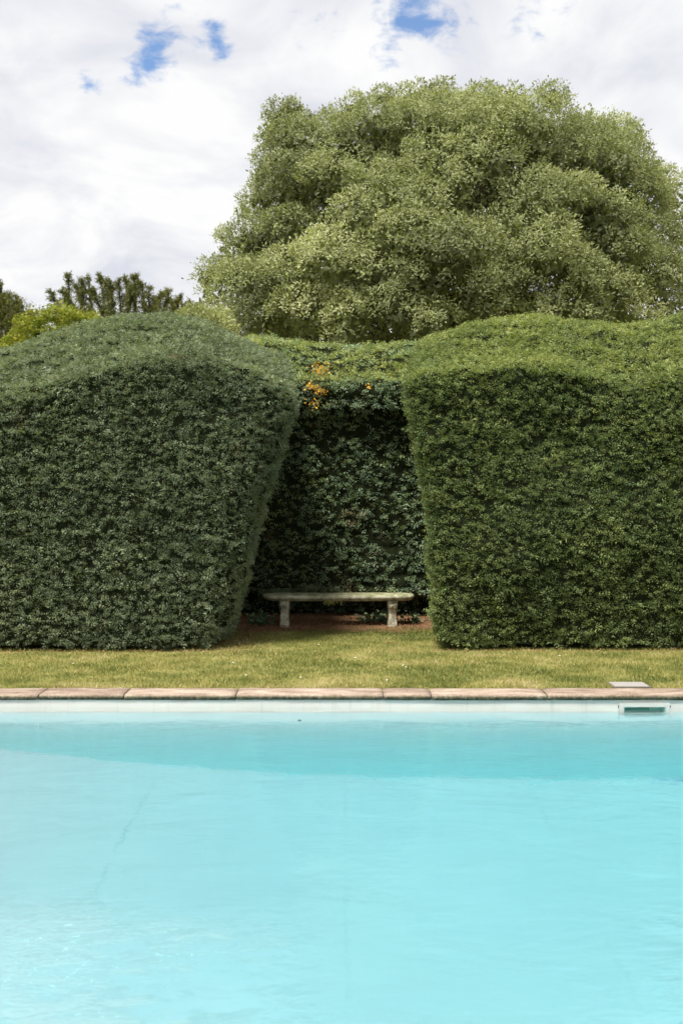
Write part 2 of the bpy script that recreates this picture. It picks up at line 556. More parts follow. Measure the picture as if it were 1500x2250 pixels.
# the lawn: one sheet to the horizon with the pool cut out of it
xs = [-900, PX0 - 0.02, PX1 + 0.02, 900]
ys = [-900, PY0 - 0.02, WALL_Y + 0.18, 900]
Z0 = -0.012
V = [(x, y, Z0) for y in ys for x in xs]
F = []
for j in range(3):
    for i in range(3):
        if i == 1 and j == 1: continue
        a = j * 4 + i
        F.append((a, a + 1, a + 5, a + 4))
lawn = add_obj('lawn', poly_mesh('lawn', V, F), M_ground)
tag(lawn, kind='structure')


def floor_z(x):
    return WATER_Z - np.interp(x, [-7, -3.9, -3.03, -2.2, -1.41, -0.6, 0, 1.5, 3.03, 7],
                               [0.95, 1.20, 1.36, 1.56, 1.76, 1.90, 1.975, 2.08, 2.14, 2.25])


# pool floor
gx = np.linspace(PX0 - 0.05, PX1 + 0.05, 121)
V, F = [], []
for i, x in enumerate(gx):
    for y in (PY0 - 0.05, WALL_Y + 0.05):
        V.append((x, y, float(floor_z(x))))
for i in range(len(gx) - 1):
    F.append((2 * i, 2 * i + 2, 2 * i + 3, 2 * i + 1))
fl = add_obj('pool_floor', poly_mesh('pool_floor', V, F, True), M_lin_f)
tag(fl, kind='structure')

# pool walls (far wall has the skimmer opening)
SK = dict(x0=2.505, x1=2.878, z0=-0.235, z1=-0.112)
V, F = [], []


def wall_slab(x0, x1, y0, y1, z0, z1):
    bake_box(V, F, (x0 + x1) / 2, (y0 + y1) / 2, (z0 + z1) / 2, x1 - x0, y1 - y0, z1 - z0)


ZB, ZT = -2.6, -0.052
wall_slab(PX0 - 0.2, SK['x0'], WALL_Y, WALL_Y + 0.25, ZB, ZT)
wall_slab(SK['x1'], PX1 + 0.2, WALL_Y, WALL_Y + 0.25, ZB, ZT)
wall_slab(SK['x0'], SK['x1'], WALL_Y, WALL_Y + 0.25, ZB, SK['z0'])
wall_slab(SK['x0'], SK['x1'], WALL_Y, WALL_Y + 0.25, SK['z1'], ZT)
wall_slab(PX0 - 0.2, PX0, PY0, WALL_Y, ZB, -0.013)
wall_slab(PX1, PX1 + 0.2, PY0, WALL_Y, ZB, -0.013)
wall_slab(PX0 - 0.2, PX1 + 0.2, PY0 - 0.2, PY0, ZB, -0.013)
pw = add_obj('pool_wall', poly_mesh('pool_wall', V, F), M_lin_w)
tag(pw, kind='structure')

# water body, reaching a little into the walls and into the skimmer throat
outline = [(PX0 - 0.03, PY0 - 0.03), (PX1 + 0.03, PY0 - 0.03), (PX1 + 0.03, WALL_Y + 0.012),
           (SK['x1'] - 0.001, WALL_Y + 0.012), (SK['x1'] - 0.001, WALL_Y + 0.132),
           (SK['x0'] + 0.001, WALL_Y + 0.132), (SK['x0'] + 0.001, WALL_Y + 0.012), (PX0 - 0.03, WALL_Y + 0.012)]
n = len(outline)
V = [(x, y, WATER_Z) for x, y in outline] + [(x, y, -2.55) for x, y in outline]
F = [tuple(range(n)), tuple(range(2 * n - 1, n - 1, -1))]
for i in range(n):
    j = (i + 1) % n
    F.append((i, i + n, j + n, j))
wt = add_obj('water', poly_mesh('water', V, F), M_water)
tag(wt, kind='structure')

# coping: rounded sandstone slabs laid end to end
cop = empty('pool_coping', (0, WALL_Y, 0), kind='structure')
CY0, CY1, CT = 8.812, 9.12, 0.055


def coping_mesh(x0, x1):
    prof = []
    rr = 0.0275
    for k in range(9):                      # bull-nosed front edge
        a = math.pi * 1.5 - math.pi * k / 8
        prof.append((CY0 + rr + rr * math.cos(a), -rr + rr * math.sin(a)))
    prof += [(CY0 + 0.12, 0.0), (CY0 + 0.22, 0.0), (CY1 - 0.006, 0.0), (CY1, -0.006), (CY1, -CT)]
    nx = max(4, int((x1 - x0) / 0.05))
    X = np.linspace(x0, x1, nx)
    V, F = [], []
    m = len(prof)
    sd = int(abs(x0) * 1000) % 997
    for i, x in enumerate(X):
        for (y, z) in prof:
            q = np.array([[x * 5, y * 9, z * 25 + sd]])
            dz = 0.0035 * float(fbm(q, 3, 5)[0])
            dy = 0.004 * float(fbm(q + 7, 3, 9)[0])
            e = 0.0
            if i in (0, nx - 1): e = -0.004 if z > -0.01 else 0.0
            V.append((x, y + dy, z + dz + e))
    for i in range(nx - 1):
        for k in range(m):
            k2 = (k + 1) % m
            F.append((i * m + k, i * m + k2, (i + 1) * m + k2, (i + 1) * m + k))
    F.append(tuple(range(m - 1, -1, -1)))
    F.append(tuple((nx - 1) * m + k for k in range(m)))
    me = poly_mesh('coping_stone', V, F, True)
    for p in me.polygons[-2:]: p.use_smooth = False
    return me


joints = [-1330, -1080, -850, -600, -390, -165, 82, 270, 517, 842, 948, 1203, 1560, 1760, 1955, 2200, 2450]
jx = [PX0 - 0.2] + [(p - 750) * 8.80 / 2187 for p in joints if abs((p - 750) * 8.80 / 2187) < 6.8] + [PX1 + 0.2]
for i in range(len(jx) - 1):
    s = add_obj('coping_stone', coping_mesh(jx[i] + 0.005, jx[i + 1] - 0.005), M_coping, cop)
    s.rotation_euler = (0, 0, 0)
    s.location = (0, rng.normal() * 0.003, rng.normal() * 0.0015)
V, F = [], []
bake_box(V, F, 0, (CY0 + CY1) / 2 + 0.012, -0.034, PX1 - PX0 + 0.3, CY1 - CY0 - 0.03, 0.034)
add_obj('mortar', poly_mesh('mortar', V, F), M_mortar, cop)

# skimmer in the pool wall
sk = empty('pool_skimmer', ((SK['x0'] + SK['x1']) / 2, WALL_Y, -0.16),
           label='white plastic skimmer opening in the far pool wall at the waterline', cat='pool skimmer')
V, F = [], []
fx0, fx1, fz0, fz1 = 2.468, 2.912, -0.268, -0.078
yy, th = WALL_Y - 0.008, 0.014
ix0, ix1, iz0, iz1 = SK['x0'] + 0.002, SK['x1'] - 0.002, SK['z0'] + 0.03, SK['z1'] - 0.002
for (a, b, c, d) in ((fx0, fx1, iz1, fz1), (fx0, fx1, fz0, iz0), (fx0, ix0, iz0, iz1), (ix1, fx1, iz0, iz1)):
    bake_box(V, F, (a + b) / 2, yy, (c + d) / 2, b - a, th, d - c)
add_obj('frame', poly_mesh('frame', V, F), M_plastic, sk)
for xx in (fx0 + 0.004 - 0.012, fx1 - 0.004 + 0.012):
    V, F = [], []
    bake_box(V, F, xx, WALL_Y - 0.004, -0.112, 0.005, 0.006, 0.022)
    add_obj('screw', poly_mesh('screw', V, F), M_deadleaf, sk)
V, F = [], []
t0 = 0.0015
tx0, tx1, tz0, tz1, ty = SK['x0'] + 0.0, SK['x1'] - 0.0, SK['z0'], SK['z1'], WALL_Y + 0.135
bake_box(V, F, tx0 + 0.004, (WALL_Y + ty) / 2, (tz0 + tz1) / 2, 0.006, ty - WALL_Y, tz1 - tz0 - 0.001)
bake_box(V, F, tx1 - 0.004, (WALL_Y + ty) / 2, (tz0 + tz1) / 2, 0.006, ty - WALL_Y, tz1 - tz0 - 0.001)
bake_box(V, F, (tx0 + tx1) / 2, ty - 0.004, (tz0 + tz1) / 2, tx1 - tx0 - 0.016, 0.006, tz1 - tz0 - 0.001)
add_obj('throat', poly_mesh('throat', V, F), M_teal, sk)
V, F = [], []
bake_box(V, F, (tx0 + tx1) / 2 - 0.04, WALL_Y + 0.105, -0.160, 0.23, 0.008, 0.035)
add_obj('weir_flap', poly_mesh('weir_flap', V, F), M_dteal, sk)

# skimmer lid set in the lawn behind the coping
lid_o = empty('skimmer_lid', (2.60, 9.24, 0), label='square white plastic access cover lying in the grass behind the coping above the skimmer', cat='access cover')
lx0, lx1, ly0, ly1 = 2.515, 2.83, 9.15, 9.36
V, F = [], []
bake_box(V, F, (lx0 + lx1) / 2, (ly0 + ly1) / 2, 0.006, lx1 - lx0, ly1 - ly0, 0.012)
add_bevel(add_obj('lid', poly_mesh('lid', V, F), M_lid, lid_o), 0.003)
V, F = [], []
for (a, b, c, d) in ((lx0 - .022, lx0 - .003, ly0 - .02, ly1 + .02), (lx1 + .003, lx1 + .022, ly0 - .02, ly1 + .02),
                     (lx0 - .003, lx1 + .003, ly1 + .003, ly1 + .02), (lx0 - .003, lx1 + .003, ly0 - .02, ly0 - .003)):
    bake_box(V, F, (a + b) / 2, (c + d) / 2, -0.002, b - a, d - c, 0.016)
add_obj('rim', poly_mesh('rim', V, F), M_mortar, lid_o)


# blue hose on the pool floor, at the foot of the wall on the right
def tube(pts, radii, seg=8):
    pts = np.asarray(pts, float)
    n = len(pts)
    radii = np.broadcast_to(radii, (n,))
    tan = np.gradient(pts, axis=0)
    tan = unit(tan)
    ref = np.array([0.0, 0.0, 1.0]) if abs(tan[0][2]) < 0.9 else np.array([1.0, 0, 0])
    V, F = [], []
    s = np.cross(tan[0], ref); s /= np.linalg.norm(s)
    for i in range(n):
        s = s - tan[i] * np.dot(s, tan[i]); s /= max(np.linalg.norm(s), 1e-9)
        u = np.cross(tan[i], s)
        for k in range(seg):
            a = 2 * math.pi * k / seg
            V.append(pts[i] + radii[i] * (math.cos(a) * s + math.sin(a) * u))
    for i in range(n - 1):
        for k in range(seg):
            k2 = (k + 1) % seg
            F.append((i * seg + k, i * seg + k2, (i + 1) * seg + k2, (i + 1) * seg + k))
    F.append(tuple(range(seg - 1, -1, -1)))
    F.append(tuple((n - 1) * seg + k for k in range(seg)))
    return V, F


hp = []
for k in range(20):
    x = 2.75 + k * 0.16
    hp.append((x, WALL_Y - 0.06 - 0.02 * math.sin(k), float(floor_z(x)) + 0.012 + 0.0006 * k))
V, F = tube(hp, [0.004 + 0.010 * min(1, k / 2.5) for k in range(20)])
hs = add_obj('pool_hose', poly_mesh('pool_hose', V, F, True), M_hose)
tag(hs, 'blue hose lying under water along the foot of the far pool wall at the right', 'hose')


# ------------------------------------------------------------------ foliage templates
def spray_template(pairs=2, L=1.0, nl=0.50, nw=0.115, droop=0.18):
    V, T = [], []
    # the shoot itself
    V += [(-0.018, 0, 0), (0.018, 0, 0), (0, -droop, L)]
    T.append((0, 1, 2))
    for k in range(pairs):
        z = L * (0.15 + 0.60 * k / (pairs - 1))
        dy = -droop * (z / L) ** 2
        ln = nl * (1.0 - 0.45 * (k / (pairs - 1)))
        for s in (-1, 1):
            o = len(V)
            V += [(0, dy, z - nw), (0, dy + 0.01, z + nw), (s * ln, dy - 0.07 * ln * 3, z + ln * 0.62)]
            T.append((o, o + 1, o + 2) if s > 0 else (o + 1, o, o + 2))
    return np.array(V), np.array(T)


SPR = spray_template()
SPR_BIG = spray_template(3, nl=0.34, nw=0.085)


def leaf_template(wd=0.42, fold=0.10):
    V = np.array([(0, 0, 0), (wd / 2, fold, 0.45), (0, 0, 1.0), (-wd / 2, fold, 0.45)])
    T = np.array([(0, 1, 2), (0, 2, 3)])
    return V, T


LEAF = leaf_template()


# ------------------------------------------------------------------ hedges
def rounded_box(sx, sy, sz, r, step=0.07):
    """surface of a round-edged box as triangles; bottom left open"""
    faces = []
    def grid(ax, bx, fixed, val, flip):
        dims = [sx, sy, sz]
        na, nb = max(2, int(dims[ax] / step)), max(2, int(dims[bx] / step))
        A, B = np.meshgrid(np.linspace(0, dims[ax], na + 1), np.linspace(0, dims[bx], nb + 1), indexing='ij')
        P_ = np.zeros((A.size, 3))
        P_[:, ax] = A.ravel(); P_[:, bx] = B.ravel(); P_[:, fixed] = val
        idx = np.arange(A.size).reshape(na + 1, nb + 1)
        a, b, c, d = idx[:-1, :-1].ravel(), idx[1:, :-1].ravel(), idx[1:, 1:].ravel(), idx[:-1, 1:].ravel()
        T = np.concatenate([np.stack([a, b, c], 1), np.stack([a, c, d], 1)])
        if flip: T = T[:, ::-1]
        faces.append((P_, T))
    grid(0, 2, 1, 0.0, False)
    grid(0, 2, 1, sy, True)
    grid(1, 2, 0, 0.0, True)
    grid(1, 2, 0, sx, False)
    grid(0, 1, 2, sz, False)
    Vs, Ts, off = [], [], 0
    for P_, T in faces:
        Vs.append(P_); Ts.append(T + off); off += len(P_)
    V, T = np.concatenate(Vs), np.concatenate(Ts)
    s = np.array([sx, sy, sz])
    q = np.minimum(np.maximum(V, r), s - r)
    q[:, 2] = np.minimum(np.maximum(V[:, 2], r * 0.6), sz - r * 0.95)
    d = V - q
    rad = np.where(V[:, 2] > sz * 0.6, 1.0, 1.0)
    V = q + unit(d) * np.minimum(np.linalg.norm(d, axis=1), r)[:, None] * rad[:, None]
    return V, T


def vert_normals(V, T):
    a, b, c = V[T[:, 0]], V[T[:, 1]], V[T[:, 2]]
    cr = np.cross(b - a, c - a)
    N = np.zeros_like(V)
    for k in range(3):
        np.add.at(N, T[:, k], cr)
    # merge normals of coincident border points
    key = np.round(V, 3)
    _, inv = np.unique(key, axis=0, return_inverse=True)
    inv = inv.ravel()
    S = np.zeros((inv.max() + 1, 3))
    np.add.at(S, inv, N)
    return unit(S[inv])


def build_hedge(name, label, V, T, mat, n, dents=None, spray=0.075, tiers=0.035, wfun=None, lumps=0.06, seed=0, tex_scale=1.0,
                axis_tilt=0.55, extra=None, core=0.085):
    root = empty(name, tuple(V.mean(axis=0) * np.array([1, 1, 0])), label=label, cat='hedge')
    N = vert_normals(V, T)

    def disp(p, nn):
        # broad unevenness + horizontal shelves of growth
        d = lumps * fbm(p * 0.9, 2, seed)
        d = d + tiers * 1.5 * fbm(p * np.array([3.5, 3.5, 14.0]) * tex_scale, 2, seed + 3)
        d = d + 0.7 * tiers * fbm(p * np.array([13, 13, 26.0]) * tex_scale, 2, seed + 5)
        if dents is not None:
            d = d + dents(p)
        return d
    # twig core, a hand's breadth inside the leaf surface
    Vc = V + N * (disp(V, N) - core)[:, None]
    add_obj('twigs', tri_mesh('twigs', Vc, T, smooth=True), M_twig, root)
    per = 5
    nt = n // per
    n = nt * per
    tp_, tn_ = sample_surface(V, T, nt, wfun)
    d = disp(tp_, tn_)
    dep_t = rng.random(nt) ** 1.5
    tp_ = tp_ + tn_ * (d - 0.05 - 0.060 * dep_t)[:, None]
    tdir = unit(tn_ + rng.normal(size=tn_.shape) * 0.35 + np.array([0, 0, 0.12]))
    trn = rng.normal(0, 0.10, nt)
    ii = np.repeat(np.arange(nt), per)
    nn, dep = tn_[ii], dep_t[ii]
    base = tp_[ii] + rng.normal(size=(n, 3)) * np.array([0.020, 0.020, 0.010])
    p = base
    ax = unit(tdir[ii] * 0.8 + rng.normal(size=nn.shape) * axis_tilt * np.array([1.15, 1.15, 0.75]))
    dot = np.sum(ax * nn, axis=1, keepdims=True)
    ax = unit(np.where(dot < 0.1, ax + nn * (0.3 - dot), ax))
    side = ortho(ax, unit(nn * 0.7 + np.array([0, 0, 0.7])), 0.5)
    size = spray * (0.7 + 0.55 * rng.random(n))
    long = rng.random(n) < 0.009
    size[long] *= 2.0
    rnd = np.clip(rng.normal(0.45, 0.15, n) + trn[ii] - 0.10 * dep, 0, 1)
    if extra is not None:
        rnd = extra(p, nn, rnd)
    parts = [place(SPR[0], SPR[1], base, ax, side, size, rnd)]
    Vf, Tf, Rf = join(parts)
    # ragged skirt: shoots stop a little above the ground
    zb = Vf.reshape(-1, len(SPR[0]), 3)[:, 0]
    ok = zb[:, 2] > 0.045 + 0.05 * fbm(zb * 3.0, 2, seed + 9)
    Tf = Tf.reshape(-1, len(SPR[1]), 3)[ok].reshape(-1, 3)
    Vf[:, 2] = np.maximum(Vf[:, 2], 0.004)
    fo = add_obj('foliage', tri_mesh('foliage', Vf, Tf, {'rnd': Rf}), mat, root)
    return root


def smooth01(t):
    t = np.clip(t, 0, 1)
    return t * t * (3 - 2 * t)


def seg_dent(p, a, b, rad, depth):
    a = np.asarray(a); b = np.asarray(b)
    ab = b - a
    t = np.clip(((p - a) @ ab) / (ab @ ab), 0, 1)
    dd = np.linalg.norm(p - (a + t[:, None] * ab), axis=1)
    return -depth * np.exp(-(dd / rad) ** 2)


def vis_weight(front_y):
    def f(c, nn):
        w_ = np.ones(len(c))
        w_ *= np.where(nn[:, 1] > 0.5, 0.05, 1.0)                       # back faces
        lim = np.abs(c[:, 0]) / np.maximum(c[:, 1], 1)
        w_ *= np.where(lim > 0.43, 0.15, 1.0)
        w_ *= np.where((nn[:, 2] > 0.5) & (c[:, 1] > front_y + 2.2), 0.5, 1.0)
        return w_
    return f


# left hedge
SX = 5.0
V, T = rounded_box(SX, 3.2, 3.6, 0.28)
a, b, c = V[:, 0] / SX, V[:, 1], V[:, 2] / 3.6
yw = 11.32 + b
tt = smooth01(b / 2.0)
x1 = np.interp(c * 3.3, [0, 0.3, 1.5, 2.9, 3.3], [-1.30, -1.20, -0.90, -0.50, -0.46]) - 0.075 * b - 0.10 * np.clip(c, 0, 1) * smooth01(b / 3)
xw = -5.6 + a * (x1 + 5.6)
zf = np.interp(xw, [-5.6, -4.6, -3.9, -3.1, -2.3, -1.6, -1.1, -0.75, -0.4], [2.3, 2.75, 2.98, 3.28, 3.44, 3.45, 3.36, 3.18, 2.98])
zt = np.interp(xw, [-5.6, -4.46, -3.6, -2.9, -2.3, -1.78, -1.37, -0.89, -0.4], [3.3, 3.78, 4.05, 4.22, 4.24, 4.13, 3.93, 3.74, 3.7])
zw = c * (zf + (zt - zf) * tt)
# the front turns softly into the leaning side
edge_d = x1 - xw
yw = yw + 0.42 * np.clip(1 - edge_d / 0.50, 0, 1) ** 2 * np.clip(1 - b / 1.5, 0, 1)
VL, TL = np.stack([xw, yw, zw], 1), T
fiss_a, fiss_b = P(545, 1085, 11.9), P(505, 1235, 11.75)


def dents_left(p):
    d = seg_dent(p, fiss_a, fiss_b, 0.085, 0.20)
    d += seg_dent(p, P(440, 1300, 11.35), P(520, 1330, 11.5), 0.10, 0.05)
    return d


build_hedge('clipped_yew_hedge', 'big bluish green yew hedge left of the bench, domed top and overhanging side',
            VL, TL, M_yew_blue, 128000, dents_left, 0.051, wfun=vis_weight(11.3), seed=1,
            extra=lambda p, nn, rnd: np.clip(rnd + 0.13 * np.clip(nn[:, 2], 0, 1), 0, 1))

# right hedge
V, T = rounded_box(6.0, 3.2, 3.6, 0.25)
a, b, c = V[:, 0] / 6.0, V[:, 1], V[:, 2] / 3.6
yw = 11.40 + b
tt = smooth01(b / 1.9)
x0 = np.interp(c * 3.35, [0, 0.15, 0.42, 1.46, 2.76, 3.3], [1.13, 1.04, 0.98, 0.93, 0.71, 0.645]) + 0.16 * b
xw = x0 + a * (6.6 - x0)
zf = np.interp(xw, [0.6, 0.9, 1.3, 2.1, 2.6, 3.0, 3.4, 3.9, 6.6], [3.20, 3.26, 3.35, 3.40, 3.36, 3.24, 3.14, 3.22, 3.4])
zt = np.interp(xw, [0.6, 0.77, 1.49, 2.0, 2.5, 3.2, 3.7, 4.1, 4.5, 6.6], [3.80, 3.84, 4.06, 4.18, 4.21, 4.17, 4.10, 4.14, 4.24, 4.4])
zw = c * (zf + (zt - zf) * tt)
VR, TR = np.stack([xw, yw, zw], 1), T


def dents_right(p):
    # a fuller belly low on the right, a hollow running up to the shoulder
    x, y, z = p[:, 0], p[:, 1], p[:, 2]
    d = 0.11 * np.exp(-(((x - 3.1) / 1.1) ** 2 + ((z - 1.35) / 0.65) ** 2))
    d += 0.06 * np.exp(-(((x - 1.9) / 0.45) ** 2 + ((z - 1.0) / 0.45) ** 2))
    d -= 0.07 * np.exp(-(((x - 2.4) / 0.6) ** 2 + ((z - 2.4) / 0.5) ** 2))
    d += 0.08 * np.exp(-(((x - 3.7) / 0.5) ** 2 + ((z - 2.6) / 0.35) ** 2))
    return d * 1.5


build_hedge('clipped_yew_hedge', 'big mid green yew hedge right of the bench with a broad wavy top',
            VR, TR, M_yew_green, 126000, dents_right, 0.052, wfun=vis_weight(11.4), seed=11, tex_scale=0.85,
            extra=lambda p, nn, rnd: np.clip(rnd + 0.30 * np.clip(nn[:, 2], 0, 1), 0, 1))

# hedge at the back of the niche
V, T = rounded_box(4.4, 2.4, 3.7, 0.16)
a, b, c = V[:, 0] / 4.4, V[:, 1], V[:, 2] / 3.7
yw = 14.15 + b
zf = 3.47 + 0 * a
zt = 4.28 + 0.08 * np.sin(a * 9)
tt = smooth01(b / 1.7)
zw = c * (zf + (zt - zf) * tt)
xw = -2.15 + a * 4.4
rec = smooth01((3.10 - zw) / 0.22) * smooth01((1.4 - b) / 1.4)
yw = yw + 0.26 * rec + 0.45 * smooth01((0.42 - zw) / 0.12) * smooth01((1.2 - b) / 1.2)
VN, TN = np.stack([xw, yw, zw], 1), T


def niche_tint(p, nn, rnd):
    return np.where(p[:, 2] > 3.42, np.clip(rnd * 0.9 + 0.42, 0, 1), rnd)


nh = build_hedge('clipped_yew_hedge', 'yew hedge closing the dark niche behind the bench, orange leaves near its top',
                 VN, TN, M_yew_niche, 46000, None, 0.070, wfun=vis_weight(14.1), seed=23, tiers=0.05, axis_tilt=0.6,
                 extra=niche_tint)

# orange leaves in the top left of the niche hedge
op, on = [], []
for (cx, cy, r_, k_, d_) in ((703, 812, 0.085, 75, 14.08), (684, 848, 0.055, 55, 14.02), (700, 860, 0.05, 40, 14.02),
                             (690, 885, 0.06, 40, 14.08), (812, 848, 0.030, 9, 14.06)):
    c0 = P(cx, cy, d_)
    op.append(c0 + rng.normal(size=(k_, 3)) * np.array([r_, 0.05, r_ * 0.6]))
op = np.concatenate(op)
m_ = len(op)
ax = unit(rng.normal(size=(m_, 3)) * 0.8 + np.array([0, -0.5, -0.4]))
Vf, Tf, Rf = place(LEAF[0] * np.array([1.5, 1, 1]), LEAF[1], op, ax, ortho(ax, np.array([0, -0.7, 0.7]), 0.5),
                   0.038 * (0.7 + 0.6 * rng.random(m_)), rng.random(m_))
oo = add_obj('orange_leaves', tri_mesh('orange_leaves', Vf, Tf, {'rnd': Rf}), M_orange, nh)
oo['label'] = 'clusters of orange leaves in the yew'


# yellow-green hedge behind the left hedge
V, T = rounded_box(3.2, 1.6, 3.6, 0.3, 0.12)
a, b, c = V[:, 0] / 3.2, V[:, 1], V[:, 2] / 3.6
xw = -6.4 + a * 3.2
zh = np.interp(xw, [-6.4, -5.45, -4.9, -4.35, -3.9, -3.2], [3.4, 4.08, 4.42, 4.66, 4.66, 4.40])
VG, TG = np.stack([xw, 15.1 + b, c * zh], 1), T
build_hedge('golden_hedge', 'yellow green hedge top showing behind the upper left of the bluish hedge', VG, TG, M_gold, 24000, None,
            0.10, wfun=lambda c_, n_: np.where(c_[:, 2] > 3.2, 1.0, 0.12), seed=31, tiers=0.13, lumps=0.36, axis_tilt=0.85, core=0.36)


# ------------------------------------------------------------------ trees
def branch_tube(parts, p0, p1, r0, r1, bend=0.1, seg=6, n=7):
    p0, p1 = np.asarray(p0, float), np.asarray(p1, float)
    L = np.linalg.norm(p1 - p0)
    off = rng.normal(size=3) * bend * L
    t = np.linspace(0, 1, n)[:, None]
    pts = p0 + (p1 - p0) * t + off * np.sin(t * math.pi)
    V, F = tube(pts, np.linspace(r0, r1, n), seg)
    parts.append((V, F))
    return pts


def tubes_to_mesh(name, parts):
    V, F = [], []
    for v, f in parts:
        o = len(V)
        V += list(v)
        F += [tuple(i + o for i in q) for q in f]
    return poly_mesh(name, V, F, True)


# the big holm oak
TD = 27.0
oak = empty('holm_oak', (3.0, TD, 0), label='huge rounded grey green evergreen oak towering behind the hedges', cat='tree')
ctr_px, ctr_py = 985, 640
out_pts = [(1540, 760), (1530, 700), (1512, 600), (1490, 470), (1450, 370), (1380, 290), (1300, 262), (1215, 205), (1100, 192),
           (970, 183), (850, 205), (735, 235), (690, 275), (640, 250), (590, 262), (555, 350), (540, 430), (500, 510), (478, 560),
           (445, 600), (450, 680), (470, 760)]
cW = P(ctr_px, ctr_py, TD)
ang, rad = [], []
for (x, y) in out_pts:
    dx, dy = x - ctr_px, ctr_py - y
    ang.append(math.atan2(dy, dx)); rad.append(math.hypot(dx, dy) * TD / 2187)
ang, rad = np.array(ang), np.array(rad)
o_ = np.argsort(ang); ang, rad = ang[o_], rad[o_] - 0.45


def Rout(phi):
    return np.interp(phi, ang, rad, period=2 * math.pi)


lob_c, lob_r, lob_o = [], [], []
NL = 130
for k in range(NL):
    z = 1 - 2 * (k + 0.5) / NL
    th = k * 2.399963
    dvec = np.array([math.sqrt(1 - z * z) * math.cos(th), math.sqrt(1 - z * z) * math.sin(th), z])
    dvec += rng.normal(size=3) * 0.10
    dvec /= np.linalg.norm(dvec)
    if dvec[2] < -0.6 or dvec[1] > 0.5: continue
    phi = math.atan2(dvec[2], dvec[0])
    Ro = Rout(phi)
    lr = 0.80 + 0.60 * rng.random()
    p_ = np.array([dvec[0] * Ro, dvec[1] * 3.4, dvec[2] * Ro])
    L_ = np.hypot(p_[0], p_[2])
    p_[[0, 2]] *= max(0.1, (L_ - lr)) / max(L_, 1e-3)
    c0 = cW + p_
    if c0[2] < 3.3: continue
    lob_c.append(c0); lob_r.append(lr); lob_o.append(unit(p_ + np.array([0, 0, 1e-3])))
# boughs that bulge out of the crown towards the pool, with hollows between them
for (x, y, r_px) in ((628, 285, 45), (598, 345, 42), (1250, 640, 60), (1300, 620, 55), (1240, 690, 60), (1040, 285, 105), (930, 275, 85), (1160, 290, 105), (830, 275, 75), (1250, 350, 85), (1060, 350, 80), (960, 350, 70),
                     (640, 310, 55), (740, 300, 70), (640, 390, 75), (590, 440, 60), (720, 390, 62), (560, 530, 62), (630, 505, 60),
                     (850, 430, 85), (790, 480, 70), (930, 455, 75), (900, 530, 85), (990, 400, 60),
                     (740, 570, 85), (650, 610, 85), (560, 640, 80), (510, 620, 60), (820, 600, 75), (570, 710, 75), (490, 700, 50), (670, 690, 80),
                     (1000, 560, 90), (940, 620, 70), (860, 680, 75), (780, 700, 62), (1050, 640, 60), (760, 740, 50), (940, 720, 60), (1080, 690, 55),
                     (1170, 440, 85), (1250, 430, 65), (1130, 500, 65), (1190, 570, 85), (1130, 620, 60), (1260, 600, 62), (1200, 515, 60),
                     (1340, 370, 85), (1400, 430, 75), (1340, 480, 75), (1430, 530, 70), (1360, 560, 80), (1440, 620, 75), (1350, 650, 70), (1490, 600, 60),
                     (1390, 700, 60), (1290, 700, 55), (1480, 690, 70), (1290, 300, 60), (1370, 310, 45), (1200, 700, 45)):
    x = ctr_px + (x - ctr_px) * 0.975
    y = 730 + (y - 730) * 0.955
    dx, dy = (x - ctr_px) * TD / 2187, (ctr_py - y) * TD / 2187
    rho = min(0.97, math.hypot(dx, dy) / Rout(math.atan2(dy, dx)))
    dpt = TD - 5.3 * math.sqrt(1 - rho ** 2) - 0.4 * rng.random()
    dirv = unit(np.array([dx * 0.12, -0.55, 0.75]))
    lob_c.append(P(x, y, dpt)); lob_r.append(r_px * dpt / 2187 * 1.04); lob_o.append(dirv)
for k in range(40):                                       # inner mass
    v = rng.normal(size=3); v /= np.linalg.norm(v)
    c0 = cW + v * np.array([4.0, 1.8, 3.2]) * (0.4 + 0.6 * rng.random())
    if c0[2] < 3: continue
    lob_c.append(c0); lob_r.append(1.2); lob_o.append(v)
# sprigs breaking the outline
for (x, y) in ((612, 262), (632, 275), (655, 275), (505, 525), (462, 600), (1440, 372), (1370, 300), (1470, 470), (850, 222), (1210, 225), (1490, 560),
               (535, 460), (745, 250), (970, 202), (1060, 212), (1120, 208), (470, 590), (905, 212), (1290, 275), (1455, 400), (615, 245), (640, 240), (605, 275), (650, 262), (595, 300), (1478, 430), (1488, 510), (452, 610), (460, 640), (1345, 282), (1350, 290), (1210, 205), (790, 232), (845, 212)):
    lob_c.append(P(x + (6 if x < 700 else 0), y + 14, TD)); lob_r.append(0.30 + 0.25 * rng.random()); lob_o.append(np.array([0, 0, 1.0]))
lob_c, lob_r, lob_o = np.array(lob_c), np.array(lob_r), np.array(lob_o)
NT_ = 30000                                     # leaf tufts, spread over the lobes by area
wl = lob_r ** 2
li = rng.choice(len(lob_c), NT_ * 3, p=wl / wl.sum())
v = unit(rng.normal(size=(NT_ * 3, 3)))
sc = np.sum(v * lob_o[li], axis=1) * 0.6 + v[:, 2] * 0.75 - v[:, 1] * 0.15
kp = sc > (0.12 + 0.25 * rng.random(len(sc)))
li, v = li[kp][:NT_], v[kp][:NT_]
# bumps on each lobe
bump = fbm(v * 2.4 + li[:, None] * 3.7, 3, 5)
rr_ = lob_r[li] * (1.0 + 0.30 * bump - 0.22 * rng.random(len(li)) ** 2)
sub_p = lob_c[li] + v * rr_[:, None] * np.array([1.10, 1.05, 0.84])
sub_n = unit(v + lob_o[li] * 0.3 + np.array([0, 0, 0.25]))
